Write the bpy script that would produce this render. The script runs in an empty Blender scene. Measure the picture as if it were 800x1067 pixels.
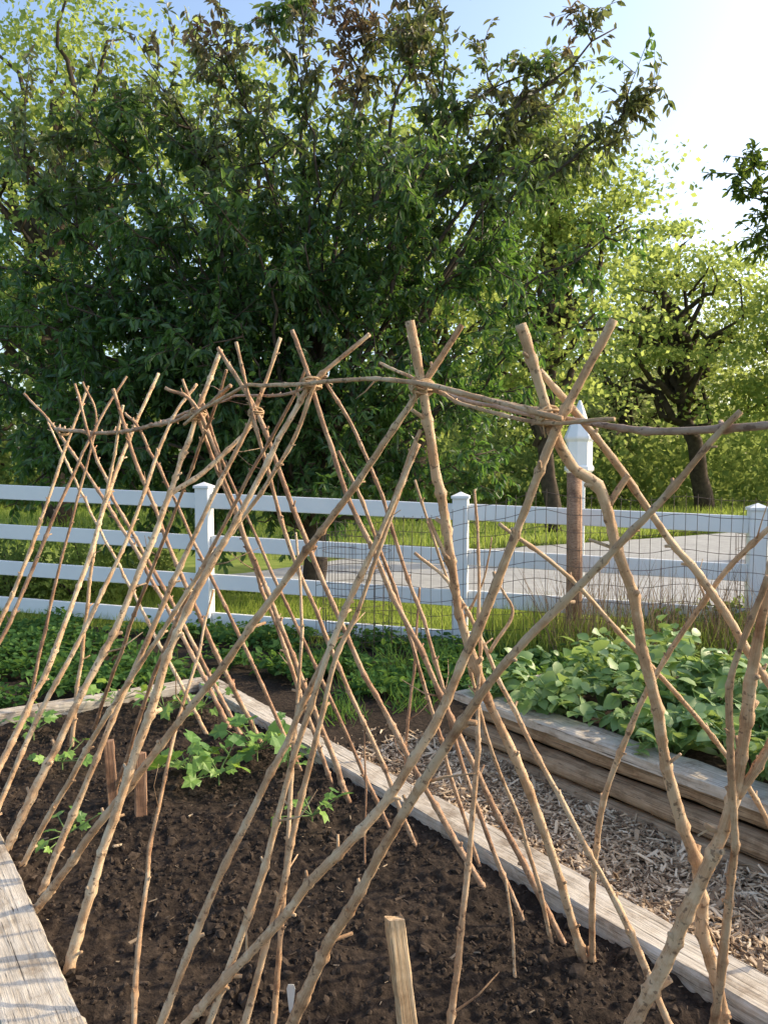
import bpy, math, numpy as np
from math import radians as R, sin, cos
from mathutils import Matrix, Vector
rng=np.random.default_rng(11)
S=bpy.context.scene
C=S.collection
S.view_settings.view_transform='Standard'
S.view_settings.look='None'
S.view_settings.exposure=0
A=lambda *a: np.array(a,float)
# ---------------- camera maths
CH=1.5; PITCH=math.atan(43.5/800); CAM=A(0,0,CH)
FWD=A(0,cos(PITCH),-sin(PITCH)); UP=A(0,sin(PITCH),cos(PITCH)); RT=A(1,0,0)
def ray(px,py): return FWD+RT*((px-400)/800)+UP*((533.5-py)/800)
def gnd(px,py,z=0.0):
    d=ray(px,py); return CAM+d*((z-CH)/d[2])
def at(px,py,Y):
    d=ray(px,py); return CAM+d*(Y/d[1])
TH=R(35.4); U=A(-sin(TH),cos(TH),0); W=A(cos(TH),sin(TH),0); O=A(0.1,2.1,0)
def P(s,t,z=0): return O+U*s+W*t+A(0,0,z)
def ridge(px,py,t=0):
    d=ray(px,py); k=((O+W*t-CAM)@W)/(d@W); return CAM+d*k
cd=bpy.data.cameras.new('camera'); cam=bpy.data.objects.new('camera',cd); C.objects.link(cam)
cam.location=(0,0,CH); cam.rotation_euler=(R(90)-PITCH,0,0)
cd.sensor_fit='HORIZONTAL'; cd.sensor_width=36; cd.lens=36; cd.clip_end=2000; S.camera=cam
# ---------------- materials
def newmat(name):
    m=bpy.data.materials.new(name); m.use_nodes=True; nt=m.node_tree; nt.nodes.clear()
    out=nt.nodes.new('ShaderNodeOutputMaterial'); b=nt.nodes.new('ShaderNodeBsdfPrincipled')
    nt.links.new(b.outputs[0],out.inputs[0]); return m,nt,b,out
def ramp(nt,fac,stops):
    r=nt.nodes.new('ShaderNodeValToRGB'); el=r.color_ramp.elements
    while len(el)<len(stops): el.new(.5)
    for e,(p,c) in zip(el,stops): e.position=p; e.color=(*c,1)
    nt.links.new(fac,r.inputs[0]); return r.outputs[0]
def noise(nt,vec,scale,detail=4,rough=.6,mscale=None):
    if mscale is not None:
        mp=nt.nodes.new('ShaderNodeMapping'); mp.inputs['Scale'].default_value=mscale
        nt.links.new(vec,mp.inputs[0]); vec=mp.outputs[0]
    n=nt.nodes.new('ShaderNodeTexNoise'); n.inputs['Scale'].default_value=scale
    n.inputs['Detail'].default_value=detail; n.inputs['Roughness'].default_value=rough
    nt.links.new(vec,n.inputs['Vector']); return n.outputs[0]
def mixc(nt,f,a,b,mode='MIX'):
    m=nt.nodes.new('ShaderNodeMix'); m.data_type='RGBA'; m.blend_type=mode
    for sock,v in ((m.inputs[0],f),(m.inputs[6],a),(m.inputs[7],b)):
        if isinstance(v,(int,float)): sock.default_value=v
        elif isinstance(v,tuple): sock.default_value=(*v,1)
        else: nt.links.new(v,sock)
    return m.outputs[2]
def bump(nt,b,h,st=.4,dist=.01):
    bp=nt.nodes.new('ShaderNodeBump'); bp.inputs['Strength'].default_value=st; bp.inputs['Distance'].default_value=dist
    nt.links.new(h,bp.inputs['Height']); nt.links.new(bp.outputs[0],b.inputs['Normal'])
def tex(nt,k):
    t=nt.nodes.new('ShaderNodeTexCoord'); return t.outputs[k]
def objrand(nt): return nt.nodes.new('ShaderNodeObjectInfo').outputs['Random']
def noisemat(name,stops,scale,rough=.9,bs=.5,bd=.01,coord='Object',ms=None,scale2=None,st2=None):
    m,nt,b,o=newmat(name); v=tex(nt,coord)
    n=noise(nt,v,scale,5,.65,ms); c=ramp(nt,n,stops)
    if scale2:
        n2=noise(nt,v,scale2,3,.6); c=mixc(nt,1.0,c,ramp(nt,n2,st2),'MULTIPLY')
    nt.links.new(c,b.inputs['Base Color']); b.inputs['Roughness'].default_value=rough
    b.inputs['Specular IOR Level'].default_value=.2
    if bs>.1: bump(nt,b,n,bs,bd)
    return m
def barkmat(name,cols,pale,ms=(46,7,1)):
    m,nt,b,o=newmat(name); uv=tex(nt,'UV'); ob=tex(nt,'Object')
    n1=noise(nt,uv,1,6,.72,ms); c=ramp(nt,n1,[(.32,cols[0]),(.46,cols[1]),(.66,cols[2])])
    n2=noise(nt,ob,8,5,.7)
    c=mixc(nt,ramp(nt,n2,[(.48,(0,0,0)),(.56,(.9,.9,.9))]),c,pale)
    c=mixc(nt,1.0,c,ramp(nt,n2,[(.32,(.56,.46,.40)),(.44,(1,1,1))]),'MULTIPLY')
    rr=objrand(nt); c=mixc(nt,1.0,c,ramp(nt,rr,[(0,(.80,.75,.72)),(1,(1.0,1.0,1.0))]),'MULTIPLY')
    n3=noise(nt,ob,55,2,.6); c=mixc(nt,ramp(nt,n3,[(.61,(0,0,0)),(.66,(.7,.7,.7))]),c,(.15,.08,.045))
    nt.links.new(c,b.inputs['Base Color']); b.inputs['Roughness'].default_value=.75
    bump(nt,b,n1,.9,.006); return m
M={}
M['tan']=barkmat('tan_bark',[(.40,.225,.12),(.66,.42,.235),(.80,.555,.335)],(.86,.65,.42))
M['brown']=barkmat('brown_bark',[(.26,.14,.08),(.45,.26,.15),(.59,.37,.225)],(.68,.47,.30))
M['grey']=barkmat('grey_bark',[(.26,.165,.12),(.47,.32,.225),(.62,.46,.34)],(.66,.50,.38))
M['trunk']=noisemat('tree_bark',[(.3,(.04,.03,.026)),(.7,(.13,.10,.08))],14,.95,.0,.03)
M['trunk_far']=noisemat('far_bark',[(.3,(.035,.026,.02)),(.7,(.10,.075,.055))],6,.95,0,.03)
def woodmat(name,cols,rough=.85):
    m,nt,b,o=newmat(name); v=tex(nt,'Object')
    n=noise(nt,v,6,6,.7,(.6,14,14)); c=ramp(nt,n,[(.28,cols[0]),(.5,cols[1]),(.7,cols[2])])
    n2=noise(nt,v,5,5,.7); c=mixc(nt,1.0,c,ramp(nt,n2,[(.36,(.50,.44,.38)),(.48,(.86,.83,.79)),(.6,(1,1,1))]),'MULTIPLY')
    n3=noise(nt,v,5,3,.5,(.35,30,30)); c=mixc(nt,ramp(nt,n3,[(.32,(.9,.9,.9)),(.38,(0,0,0))]),c,(.05,.038,.028))
    nt.links.new(c,b.inputs['Base Color']); b.inputs['Roughness'].default_value=rough
    bump(nt,b,n,.8,.008); return m
M['board']=woodmat('weathered_board',[(.32,.275,.225),(.55,.495,.42),(.72,.66,.57)])
M['log']=woodmat('old_log',[(.16,.105,.065),(.38,.27,.17),(.56,.43,.29)])
M['stake']=woodmat('raw_stake',[(.40,.25,.13),(.64,.46,.28),(.78,.60,.40)])
M['postwood']=woodmat('brown_post',[(.17,.09,.05),(.36,.205,.125),(.48,.305,.19)])
def leafmat(name,cols,tcol,tf=.4,rough=.45,topcol=None,z0=3,z1=8,simple=False):
    m,nt,b,o=newmat(name); g=nt.nodes.new('ShaderNodeNewGeometry')
    c=ramp(nt,g.outputs['Random Per Island'],[(i/(len(cols)-1),k) for i,k in enumerate(cols)])
    tc=ramp(nt,g.outputs['Random Per Island'],[(0,tuple(x*.7 for x in tcol)),(1,tcol)])
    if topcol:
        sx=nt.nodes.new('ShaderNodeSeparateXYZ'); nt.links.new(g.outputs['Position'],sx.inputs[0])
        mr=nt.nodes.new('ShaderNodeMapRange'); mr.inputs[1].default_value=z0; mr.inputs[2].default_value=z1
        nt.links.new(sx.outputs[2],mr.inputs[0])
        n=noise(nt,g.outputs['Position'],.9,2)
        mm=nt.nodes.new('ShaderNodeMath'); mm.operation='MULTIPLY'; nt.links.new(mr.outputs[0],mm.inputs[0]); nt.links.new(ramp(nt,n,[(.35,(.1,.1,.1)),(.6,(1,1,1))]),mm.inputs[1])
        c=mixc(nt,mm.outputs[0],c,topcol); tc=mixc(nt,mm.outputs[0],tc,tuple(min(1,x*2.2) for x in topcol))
    if simple:
        nt.nodes.remove(b); b=nt.nodes.new('ShaderNodeBsdfDiffuse'); nt.links.new(c,b.inputs[0])
    else:
        nt.links.new(c,b.inputs['Base Color']); b.inputs['Roughness'].default_value=rough
    t=nt.nodes.new('ShaderNodeBsdfTranslucent'); nt.links.new(tc,t.inputs[0])
    mx=nt.nodes.new('ShaderNodeMixShader'); mx.inputs[0].default_value=tf
    nt.links.new(b.outputs[0],mx.inputs[1]); nt.links.new(t.outputs[0],mx.inputs[2]); nt.links.new(mx.outputs[0],o.inputs[0])
    return m
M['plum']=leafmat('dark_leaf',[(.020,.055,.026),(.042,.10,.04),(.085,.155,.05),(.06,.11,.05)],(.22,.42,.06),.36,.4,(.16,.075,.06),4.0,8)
M['yel']=leafmat('yellow_glow_leaf',[(.12,.19,.05),(.19,.26,.07),(.26,.31,.10)],(.54,.64,.16),.52,.5,simple=True)  # yellow-green leaf colour, brightened to stand for the trees' hazy backlit glow
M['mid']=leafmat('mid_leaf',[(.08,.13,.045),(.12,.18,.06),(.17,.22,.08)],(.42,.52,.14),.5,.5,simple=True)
M['haze']=leafmat('haze_painted_leaf',[(.19,.25,.11),(.25,.30,.13),(.31,.35,.17)],(.58,.64,.28),.5,.5,simple=True)  # aerial haze painted into the leaf colour by paling it
M['dk']=leafmat('dark_green_leaf',[(.035,.07,.02),(.06,.10,.03),(.09,.13,.04)],(.24,.34,.05),.4,.45,simple=True)  # dark green leaves of the overhanging tree
M['pot']=leafmat('potato_leaf',[(.12,.22,.07),(.20,.32,.11),(.33,.44,.19)],(.48,.64,.16),.34,.45)
M['seed']=leafmat('seedling_leaf',[(.08,.19,.05),(.15,.30,.06),(.26,.42,.09)],(.46,.68,.09),.35,.5)
M['cover']=leafmat('cover_leaf',[(.035,.085,.03),(.06,.13,.045),(.12,.21,.065)],(.24,.42,.07),.35,.5,simple=True)
M['grass']=leafmat('grass_blade',[(.11,.17,.03),(.18,.25,.05),(.28,.32,.08)],(.48,.58,.12),.45,.6,simple=True)
M['dry']=leafmat('dry_stalk',[(.16,.10,.065),(.32,.21,.13),(.46,.34,.21)],(.3,.2,.1),.2,.8,simple=True)
M['stem']=noisemat('green_stem',[(.3,(.12,.20,.06)),(.7,(.22,.32,.11))],30,.6,0,.002)
M['soil']=noisemat('soil',[(.25,(.012,.0085,.0065)),(.5,(.036,.025,.018)),(.75,(.085,.062,.045))],40,.97,.9,.014,scale2=3,st2=[(.35,(.6,.6,.6)),(.6,(1,1,1))])
M['clod']=noisemat('clod',[(.3,(.018,.013,.0095)),(.7,(.088,.064,.047))],60,.97,.6,.006)
M['path']=noisemat('mulch',[(.25,(.08,.058,.037)),(.5,(.25,.185,.125)),(.75,(.42,.325,.225))],30,.95,.9,.012)
M['lawn']=noisemat('lawn',[(.3,(.12,.17,.03)),(.5,(.19,.25,.045)),(.7,(.28,.31,.08))],3.5,.95,.0,.05,scale2=.15,st2=[(.3,(.75,.75,.75)),(.7,(1,1,1))])
M['road']=noisemat('road',[(.3,(.32,.32,.32)),(.7,(.44,.44,.435))],7,.9,.0,.01,scale2=.4,st2=[(.3,(.78,.78,.78)),(.7,(1,1,1))])
M['white']=noisemat('white_vinyl',[(.3,(.78,.79,.80)),(.65,(.86,.86,.86))],2.2,.4,0,.002)
M['metal']=noisemat('rusty_wire',[(.3,(.06,.045,.04)),(.7,(.15,.11,.09))],40,.6,0,.001)
M['twine']=noisemat('twine',[(.3,(.32,.20,.11)),(.7,(.56,.40,.24))],90,.9,0,.002)
M['tag']=noisemat('tag_plastic',[(.3,(.65,.63,.57)),(.7,(.78,.77,.73))],20,.5,0,.001)
def chipmat(name,st):
    m,nt,b,o=newmat(name); g=nt.nodes.new('ShaderNodeNewGeometry')
    c=ramp(nt,g.outputs['Random Per Island'],st)
    nt.links.new(c,b.inputs['Base Color']); b.inputs['Roughness'].default_value=.9; return m
M['chip']=chipmat('wood_chip',[(0,(.10,.06,.035)),(.3,(.32,.22,.135)),(.7,(.56,.42,.275)),(1,(.76,.62,.45))])
M['litter']=chipmat('litter',[(0,(.03,.02,.015)),(.75,(.12,.08,.05)),(1,(.42,.32,.21))])
# ---------------- objects
def mesh(name,V,F,mat,parent=None,origin=None,smooth=True,uv=None,rot=None):
    V=np.asarray(V,float)
    if parent is not None: V=V-np.array(parent.get('_w',(0,0,0)))
    elif origin is not None: V=V-np.asarray(origin)
    me=bpy.data.meshes.new(name)
    F=F.tolist() if isinstance(F,np.ndarray) else F
    me.from_pydata(V.tolist(),[],F)
    if smooth: me.polygons.foreach_set('use_smooth',[True]*len(me.polygons))
    if uv is not None:
        l=me.uv_layers.new(name='UVMap'); idx=np.zeros(len(me.loops),int); me.loops.foreach_get('vertex_index',idx)
        l.data.foreach_set('uv',np.asarray(uv,float)[idx].ravel())
    me.materials.append(mat); me.update()
    o=bpy.data.objects.new(name,me); C.objects.link(o)
    if parent is not None: o.parent=parent
    elif origin is not None: o.location=tuple(origin)
    return o
def tag(o,label=None,cat=None,group=None,kind=None):
    if label: o['label']=label
    if cat:o['category']=cat
    if group:o['group']=group
    if kind:o['kind']=kind
    return o
EMPT=[]
def thing(name,loc,label,cat,group=None):
    o=bpy.data.objects.new(name,None); C.objects.link(o); o.location=tuple(loc); o.empty_display_size=.1
    o['_w']=[float(x) for x in loc]; EMPT.append(o); return tag(o,label,cat,group)
class MB:
    def __init__(s): s.V=[];s.F=[];s.UV=[];s.n=0
    def add(s,V,F,uv=None):
        s.V.append(np.asarray(V,float)); s.F+= [tuple(i+s.n for i in f) for f in F]
        s.UV.append(np.zeros((len(V),2)) if uv is None else np.asarray(uv,float)); s.n+=len(V)
    def tube(s,pts,rad,sides=6,cap=True,jit=0):
        pts=np.asarray(pts,float); n=len(pts); rad=np.broadcast_to(rad,(n,)).astype(float)
        T=np.gradient(pts,axis=0); T/=np.linalg.norm(T,axis=1)[:,None]+1e-12
        ref=A(0,0,1) if abs(T[0][2])<.9 else A(1,0,0)
        a=np.cross(T[0],ref); a/=np.linalg.norm(a); ln=0
        V=np.zeros((n,sides,3)); uv=np.zeros((n,sides,2)); an=np.arange(sides)*2*math.pi/sides; ca=np.cos(an)[:,None]; sa=np.sin(an)[:,None]
        for i in range(n):
            a=a-T[i]*(a@T[i]); a/=np.linalg.norm(a)+1e-12; b=np.cross(T[i],a)
            rr=rad[i]*(1+(rng.normal(0,jit,(sides,1)) if jit else 0))
            V[i]=pts[i]+(ca*a+sa*b)*rr
            if i: ln+=np.linalg.norm(pts[i]-pts[i-1])
            uv[i,:,0]=np.abs(an-math.pi)/6.28; uv[i,:,1]=ln
        F=[(i*sides+j,i*sides+(j+1)%sides,(i+1)*sides+(j+1)%sides,(i+1)*sides+j) for i in range(n-1) for j in range(sides)]
        if cap: F+=[tuple(range(sides))[::-1],tuple((n-1)*sides+j for j in range(sides))]
        s.add(V.reshape(-1,3),F,uv.reshape(-1,2))
    def box(s,c,sz,ax=None,bev=0.0):
        X,Y,Z=(A(1,0,0),A(0,1,0),A(0,0,1)) if ax is None else ax
        h=np.array(sz)/2; b=bev
        V=[];
        for sx in(-1,1):
            for sy in(-1,1):
                for sz_ in(-1,1):
                    for k in range(3):
                        q=h.copy(); 
                        for m in range(3):
                            if m!=k: q[m]-=b
                        q*=A(sx,sy,sz_); V.append(np.asarray(c)+X*q[0]+Y*q[1]+Z*q[2])
        def id(sx,sy,sz_,k): return ((sx*2+sy)*2+sz_)*3+k
        F=[]
        for k in range(3):
            for sg in(0,1):
                o_=[m for m in range(3) if m!=k]; q=[]
                for (a,b2) in((0,0),(1,0),(1,1),(0,1)):
                    t=[0,0,0]; t[k]=sg; t[o_[0]]=a; t[o_[1]]=b2; q.append(id(*t,k))
                F.append(tuple(q))
        if b>0:
            for k in range(3):
                o_=[m for m in range(3) if m!=k]
                for a in(0,1):
                    for b2 in(0,1):
                        t0=[0,0,0];t0[o_[0]]=a;t0[o_[1]]=b2;t1=list(t0);t1[k]=1
                        F.append((id(*t0,o_[0]),id(*t1,o_[0]),id(*t1,o_[1]),id(*t0,o_[1])))
            for a in(0,1):
                for b2 in(0,1):
                    for c2 in(0,1): F.append(tuple(id(a,b2,c2,k) for k in range(3)))
        s.add(V,F)
    def build(s,name,mat,parent=None,origin=None,smooth=True,uv=False):
        return mesh(name,np.vstack(s.V),s.F,mat,parent,origin,smooth,np.vstack(s.UV) if uv else None)
def unit(a): return a/(np.linalg.norm(a,axis=-1,keepdims=True)+1e-12)
LT={'s':(np.array([[0,0,0],[.35,.5,.05],[.72,.38,0],[1,0,-.14],[.72,-.38,0],[.35,-.5,.05]],float),[(0,1,2,3),(0,3,4,5)]),
    'q':(np.array([[0,0,0],[.5,.5,.05],[1,0,0],[.5,-.5,.05]],float),[(0,1,2,3)]),
    'g':(np.array([[0,.5,0],[0,-.5,0],[.6,-.3,.02],[.6,.3,.02],[1,0,-.12]],float),[(0,1,2,3),(3,2,4)]),
    'l':(np.array([[0,0,0],[-.12,.30,.10],[.22,.56,.02],[.34,.36,.06],[.62,.50,-.06],[.66,.26,-.04],[1,0,-.24],[.66,-.26,-.04],[.62,-.50,-.06],[.34,-.36,.06],[.22,-.56,.02],[-.12,-.30,.10],[.4,0,-.03]],float),
        [(0,12,3,1),(1,3,2),(12,5,4,3),(12,6,5),(0,11,9,12),(11,10,9),(12,9,8,7),(12,7,6)]),
    'f':(np.array([[0,0,0],[.18,.40,.06],[.2,0,0],[.18,-.40,.06],[.5,.52,.02],[.5,0,-.04],[.5,-.52,.02],[.8,.32,-.08],[.8,0,-.12],[.8,-.32,-.08],[1,0,-.26]],float),
        [(0,2,1),(0,3,2),(1,2,5,4),(2,3,6,5),(4,5,8,7),(5,6,9,8),(7,8,10),(8,9,10)])}
def leafgeo(Cn,D,N,L,Wd,kind='s'):
    tv,tf=LT[kind]; D=unit(D); Sd=unit(np.cross(N,D)); N2=np.cross(D,Sd); n=len(Cn); k=len(tv)
    L=np.broadcast_to(L,(n,))[:,None,None]; Wd=np.broadcast_to(Wd,(n,))[:,None,None]
    V=Cn[:,None,:]+L*tv[None,:,0:1]*D[:,None,:]+Wd*tv[None,:,1:2]*Sd[:,None,:]+L*tv[None,:,2:3]*N2[:,None,:]
    off=(np.arange(n)*k)
    F=[]
    for f in tf: F.append((off[:,None]+np.array(f)[None,:]).tolist())
    return V.reshape(-1,3),[x for g in F for x in g]
def leaves(name,Cn,D,N,L,Wd,mat,kind='s',parent=None,origin=None,smooth=False):
    V,F=leafgeo(np.asarray(Cn,float),np.asarray(D,float),np.asarray(N,float),L,Wd,kind)
    return mesh(name,V,F,mat,parent,origin,smooth)
def scatter(name,tv,tf,pos,scale,mat,tilt=.4,origin=None,jit=0):
    n=len(pos); a=rng.uniform(0,6.283,n); ex=unit(np.stack([np.cos(a),np.sin(a),rng.normal(0,tilt,n)],1))
    nz=unit(np.stack([rng.normal(0,tilt,n),rng.normal(0,tilt,n),np.ones(n)],1)); ey=unit(np.cross(nz,ex)); ez=np.cross(ex,ey)
    T=tv[None,:,:]*(1+(rng.normal(0,jit,(n,len(tv),1)) if jit else 0))*np.ones((n,1,1))
    V=pos[:,None,:]+sum((scale[:,k,None]*T[:,:,k])[:,:,None]*e[:,None,:] for k,e in enumerate((ex,ey,ez)))
    off=np.arange(n)*len(tv); F=[]
    for f in tf: F+=(off[:,None]+np.array(f)[None,:]).tolist()
    return mesh(name,V.reshape(-1,3),F,mat,None,origin,False)
def vnoise(x,y,seed=0,octs=4,f=1.0,g=.5):
    out=0;amp=1;tot=0
    for o in range(octs):
        r=np.random.default_rng(seed+o).random((64,64)); X=x*f+o*7.3;Y=y*f+o*3.1
        xi=np.floor(X).astype(int);yi=np.floor(Y).astype(int);fx=X-xi;fy=Y-yi;fx=fx*fx*(3-2*fx);fy=fy*fy*(3-2*fy)
        q=lambda i,j:r[i%64,j%64]
        out=out+amp*((q(xi,yi)*(1-fx)+q(xi+1,yi)*fx)*(1-fy)+(q(xi,yi+1)*(1-fx)+q(xi+1,yi+1)*fx)*fy)
        tot+=amp;amp*=g;f*=2.03
    return out/tot-.5
# ---------------- ground
def grid(name,fn,nu,nv,mat,kind='structure',smooth=True):
    u=np.linspace(0,1,nu);v=np.linspace(0,1,nv);uu,vv=np.meshgrid(u,v,indexing='ij')
    V=fn(uu.ravel(),vv.ravel()); i=np.arange((nu-1)*(nv-1)); a=(i//(nv-1))*nv+i%(nv-1)
    F=np.stack([a,a+nv,a+nv+1,a+1],1); o=mesh(name,V,F,mat,None,None,smooth); o['kind']=kind; return o
def gz(x,y): return -.07-.03*np.clip(np.asarray(x)+1.7,-6,8)*np.clip((np.asarray(y)-5.5)/2,0,1)*np.clip(1-(np.asarray(y)-11)/10,0,1)
def fground(u,v):
    k=lambda a:np.sign(a-.5)*np.abs(2*(a-.5))**3*600
    x=k(u);y=k(v)+10; return np.stack([x,y,gz(x,y)+np.where(np.hypot(x,y)<40,vnoise(x,y,3,3,.5)*.05,0)],1)
grid('ground',fground,160,160,M['lawn'])
def fgard(u,v):
    y=-4+v*11.3; x=-9+u*18; y=np.minimum(y,7.35-.21*(x+1.7)); 
    return np.stack([x,y,gz(x,y)+.03+vnoise(x,y,9,4,2.5)*.05],1)
grid('garden_soil',fgard,160,110,M['soil'])
bedh=lambda x,y: vnoise(x,y,5,6,4,.62)*.085+np.maximum(0,vnoise(x,y,15,4,22,.6))*.06-.010
def fbed(u,v):
    s=-2.2+u*5.5;t=-.82+v*1.5
    q=O[None,:]+s[:,None]*U+t[:,None]*W; q[:,2]=bedh(q[:,0],q[:,1]); return q
grid('bed_soil',fbed,560,180,M['soil'])
def fpath(u,v):
    s=-2.6+u*4.7;t=.84+v*.70
    q=O[None,:]+s[:,None]*U+t[:,None]*W; q[:,2]=-.035+vnoise(q[:,0],q[:,1],25,5,5,.6)*.05-.08*np.clip((s-1.5)/.5,0,1); return q
grid('mulch_path',fpath,280,60,M['path'])
def froad(u,v):
    x=-3.6+u*70; y0=9.8-.03*x+.15*np.sin(x*.9); y1=12.8+.62*(x+2).clip(0,12)+.2*np.sin(x*.5); w=np.clip((x+3.6)/3,0,1); y=y0+(y1-y0)*v*w
    return np.stack([x,y,gz(x,y)+.05],1)
grid('road',froad,90,24,M['road'])
# chips
n=23000; s=rng.uniform(-1.3,2.1,n); s=s[rng.random(n)<np.clip((1.95-s)/.6,.06,1)]; n=len(s); t=rng.uniform(.84,1.50,n); pos=O+s[:,None]*U+t[:,None]*W
pos[:,2]=-.02+vnoise(pos[:,0],pos[:,1],25,5,5,.6)*.05+rng.uniform(0,.02,n)-.05*np.clip((s-1.6)/.4,0,1)
L=rng.lognormal(-3.7,.64,n).clip(.008,.13); sc=np.stack([L,L**.5*rng.uniform(.013,.06,n),rng.uniform(.002,.006,n)],1)
bx=np.array([[-.5,-.5,-.5],[.5,-.35,-.5],[.5,.4,-.5],[-.5,.5,-.5],[-.5,-.5,.5],[.5,-.35,.5],[.5,.4,.5],[-.5,.5,.5]],float)
bf=[(4,5,6,7),(0,1,5,4),(1,2,6,5),(2,3,7,6),(3,0,4,7)]
tag(scatter('wood_chips',bx,bf,pos,sc,M['chip'],.35,jit=.15),'pale wood chips and twigs covering the path between the beds','wood chips',None,'stuff')
n=1400; s=rng.uniform(-1.3,3.2,n); t=rng.uniform(-.78,.66,n); pos=O+s[:,None]*U+t[:,None]*W; pos[:,2]=bedh(pos[:,0],pos[:,1])+.004
L=rng.lognormal(-4.5,.6,n).clip(.005,.06); sc=np.stack([L,L*rng.uniform(.08,.3,n),L*.12],1)
tag(scatter('soil_litter',bx,bf,pos,sc,M['litter'],.4),'bits of straw and bark scattered over the dark bed soil','litter',None,'stuff')
phi=(1+5**.5)/2
iv=unit(np.array([[-1,phi,0],[1,phi,0],[-1,-phi,0],[1,-phi,0],[0,-1,phi],[0,1,phi],[0,-1,-phi],[0,1,-phi],[phi,0,-1],[phi,0,1],[-phi,0,-1],[-phi,0,1]],float))
itf=[(0,11,5),(0,5,1),(0,1,7),(0,7,10),(0,10,11),(1,5,9),(5,11,4),(11,10,2),(10,7,6),(7,1,8),(3,9,4),(3,4,2),(3,2,6),(3,6,8),(3,8,9),(4,9,5),(2,4,11),(6,2,10),(8,6,7),(9,8,1)]
n=22000; s=rng.uniform(-1.3,3.25,n); t=rng.uniform(-.79,.66,n); pos=O+s[:,None]*U+t[:,None]*W
kp=rng.random(n)<np.clip(.5+vnoise(pos[:,0],pos[:,1],33,3,5)*2,.15,1); pos=pos[kp]; n=len(pos)
pos[:,2]=bedh(pos[:,0],pos[:,1])+.001
r=rng.lognormal(-5.4,.62,n).clip(.002,.028); sc=r[:,None]*rng.uniform(.5,1.4,(n,3))
tag(scatter('soil_clods',iv,itf,pos,sc,M['clod'],.8,jit=.28),'crumbly dark clods strewn over the bed soil','soil clods',None,'stuff')
# ---------------- boards
def board(name,s0,s1,t0,t1,z0,z1,label,mat='board',axis='s'):
    c=P((s0+s1)/2,(t0+t1)/2,(z0+z1)/2); along=axis=='s'
    L=(s1-s0) if along else (t1-t0); wd=(t1-t0) if along else (s1-s0); h=z1-z0
    nx=60; xs=np.linspace(-L/2,L/2,nx); prof=[(-.5,-.5),(.5,-.5),(.5,.38),(.46,.5),(-.46,.5),(-.5,.38)]
    V=[];dx=vnoise(xs,xs*0+s0*3,41,4,1.6)
    for i,x in enumerate(xs):
        for (a,b) in prof: V.append((x,a*wd+dx[i]*.014+rng.normal(0,.0016),b*h+dx[i]*.010+rng.normal(0,.0012)))
    k=len(prof); F=[(i*k+j,i*k+(j+1)%k,(i+1)*k+(j+1)%k,(i+1)*k+j) for i in range(nx-1) for j in range(k)]+[tuple(range(k))[::-1],tuple((nx-1)*k+j for j in range(k))]
    o=mesh(name,V,F,M[mat],None,None,False); o.location=tuple(c)
    o.rotation_euler=(0,0,TH+math.pi/2 if along else TH); return tag(o,label,'board','timber edging boards of the trellis bed')
board('edging_board',-2.2,.42,-1.0,-.81,-.06,.05,'weathered grey board edging the left side of the bed, bottom left corner')
board('edging_board',.425,3.2,-1.0,-.81,-.06,.045,'grey edging board running on up the left side of the bed, mostly out of view')
board('edging_board',-2.2,.95,.67,.83,-.06,.055,'long weathered grey board edging the right side of the bed, nearer piece')
board('edging_board',.955,3.3,.67,.82,-.06,.05,'pale weathered board edging the right side of the bed, farther piece')
board('edging_board',3.31,3.43,-1.3,.80,-.06,.05,'pale board closing the far end of the bed',axis='t')
# raised bed on the right
rb=thing('raised_bed',P(-.3,1.5,0),'timber raised bed of stacked logs and a pale plank holding potato plants at the right','raised bed')
def rbpart(name,s0,s1,t0,t1,z0,z1,mat,axis='s',rnd=False):
    c=P((s0+s1)/2,(t0+t1)/2,(z0+z1)/2)-P(-.3,1.5,0); along=axis=='s'
    L=(s1-s0) if along else (t1-t0); wd=(t1-t0) if along else (s1-s0); h=z1-z0; nx=50; xs=np.linspace(-L/2,L/2,nx)
    if rnd: prof=[(.5*cos(a),.5*sin(a)) for a in np.arange(12)*2*math.pi/12]
    else: prof=[(-.5,-.5),(.5,-.5),(.5,.38),(.45,.5),(-.45,.5),(-.5,.38)]
    d1=vnoise(xs,xs*0+z0*9,51,4,1.8); V=[]
    for i,x in enumerate(xs):
        g=1+d1[i]*.22 if rnd else 1
        for a,b in prof: V.append((x,a*wd*g+d1[i]*.02+rng.normal(0,.0018),b*h*g+rng.normal(0,.0018)))
    k=len(prof); F=[(i*k+j,i*k+(j+1)%k,(i+1)*k+(j+1)%k,(i+1)*k+j) for i in range(nx-1) for j in range(k)]+[tuple(range(k))[::-1],tuple((nx-1)*k+j for j in range(k))]
    o=mesh(name,V,F,M[mat],None,None,rnd); o.parent=rb; o.location=tuple(c); o.rotation_euler=(0,0,TH+math.pi/2 if along else TH); return o
rbpart('plank',-2.2,1.58,1.48,1.66,.215,.26,'board')
rbpart('log',-2.2,1.5,1.53,1.67,.115,.208,'log',rnd=True); rbpart('log',-2.2,1.56,1.47,1.60,.02,.118,'log',rnd=True)
rbpart('log',-2.2,1.50,1.43,1.55,-.07,.02,'log',rnd=True)
rbpart('end_board',1.44,1.57,1.665,3.0,.20,.255,'board',axis='t'); rbpart('end_log',1.45,1.57,1.66,3.0,.04,.19,'log',axis='t',rnd=True)
def frs(u,v):
    s=-2.2+u*3.66;t=1.63+v*1.5; q=O[None,:]+s[:,None]*U+t[:,None]*W; q[:,2]=.17+vnoise(q[:,0],q[:,1],35,5,4,.6)*.05
    return q
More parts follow.
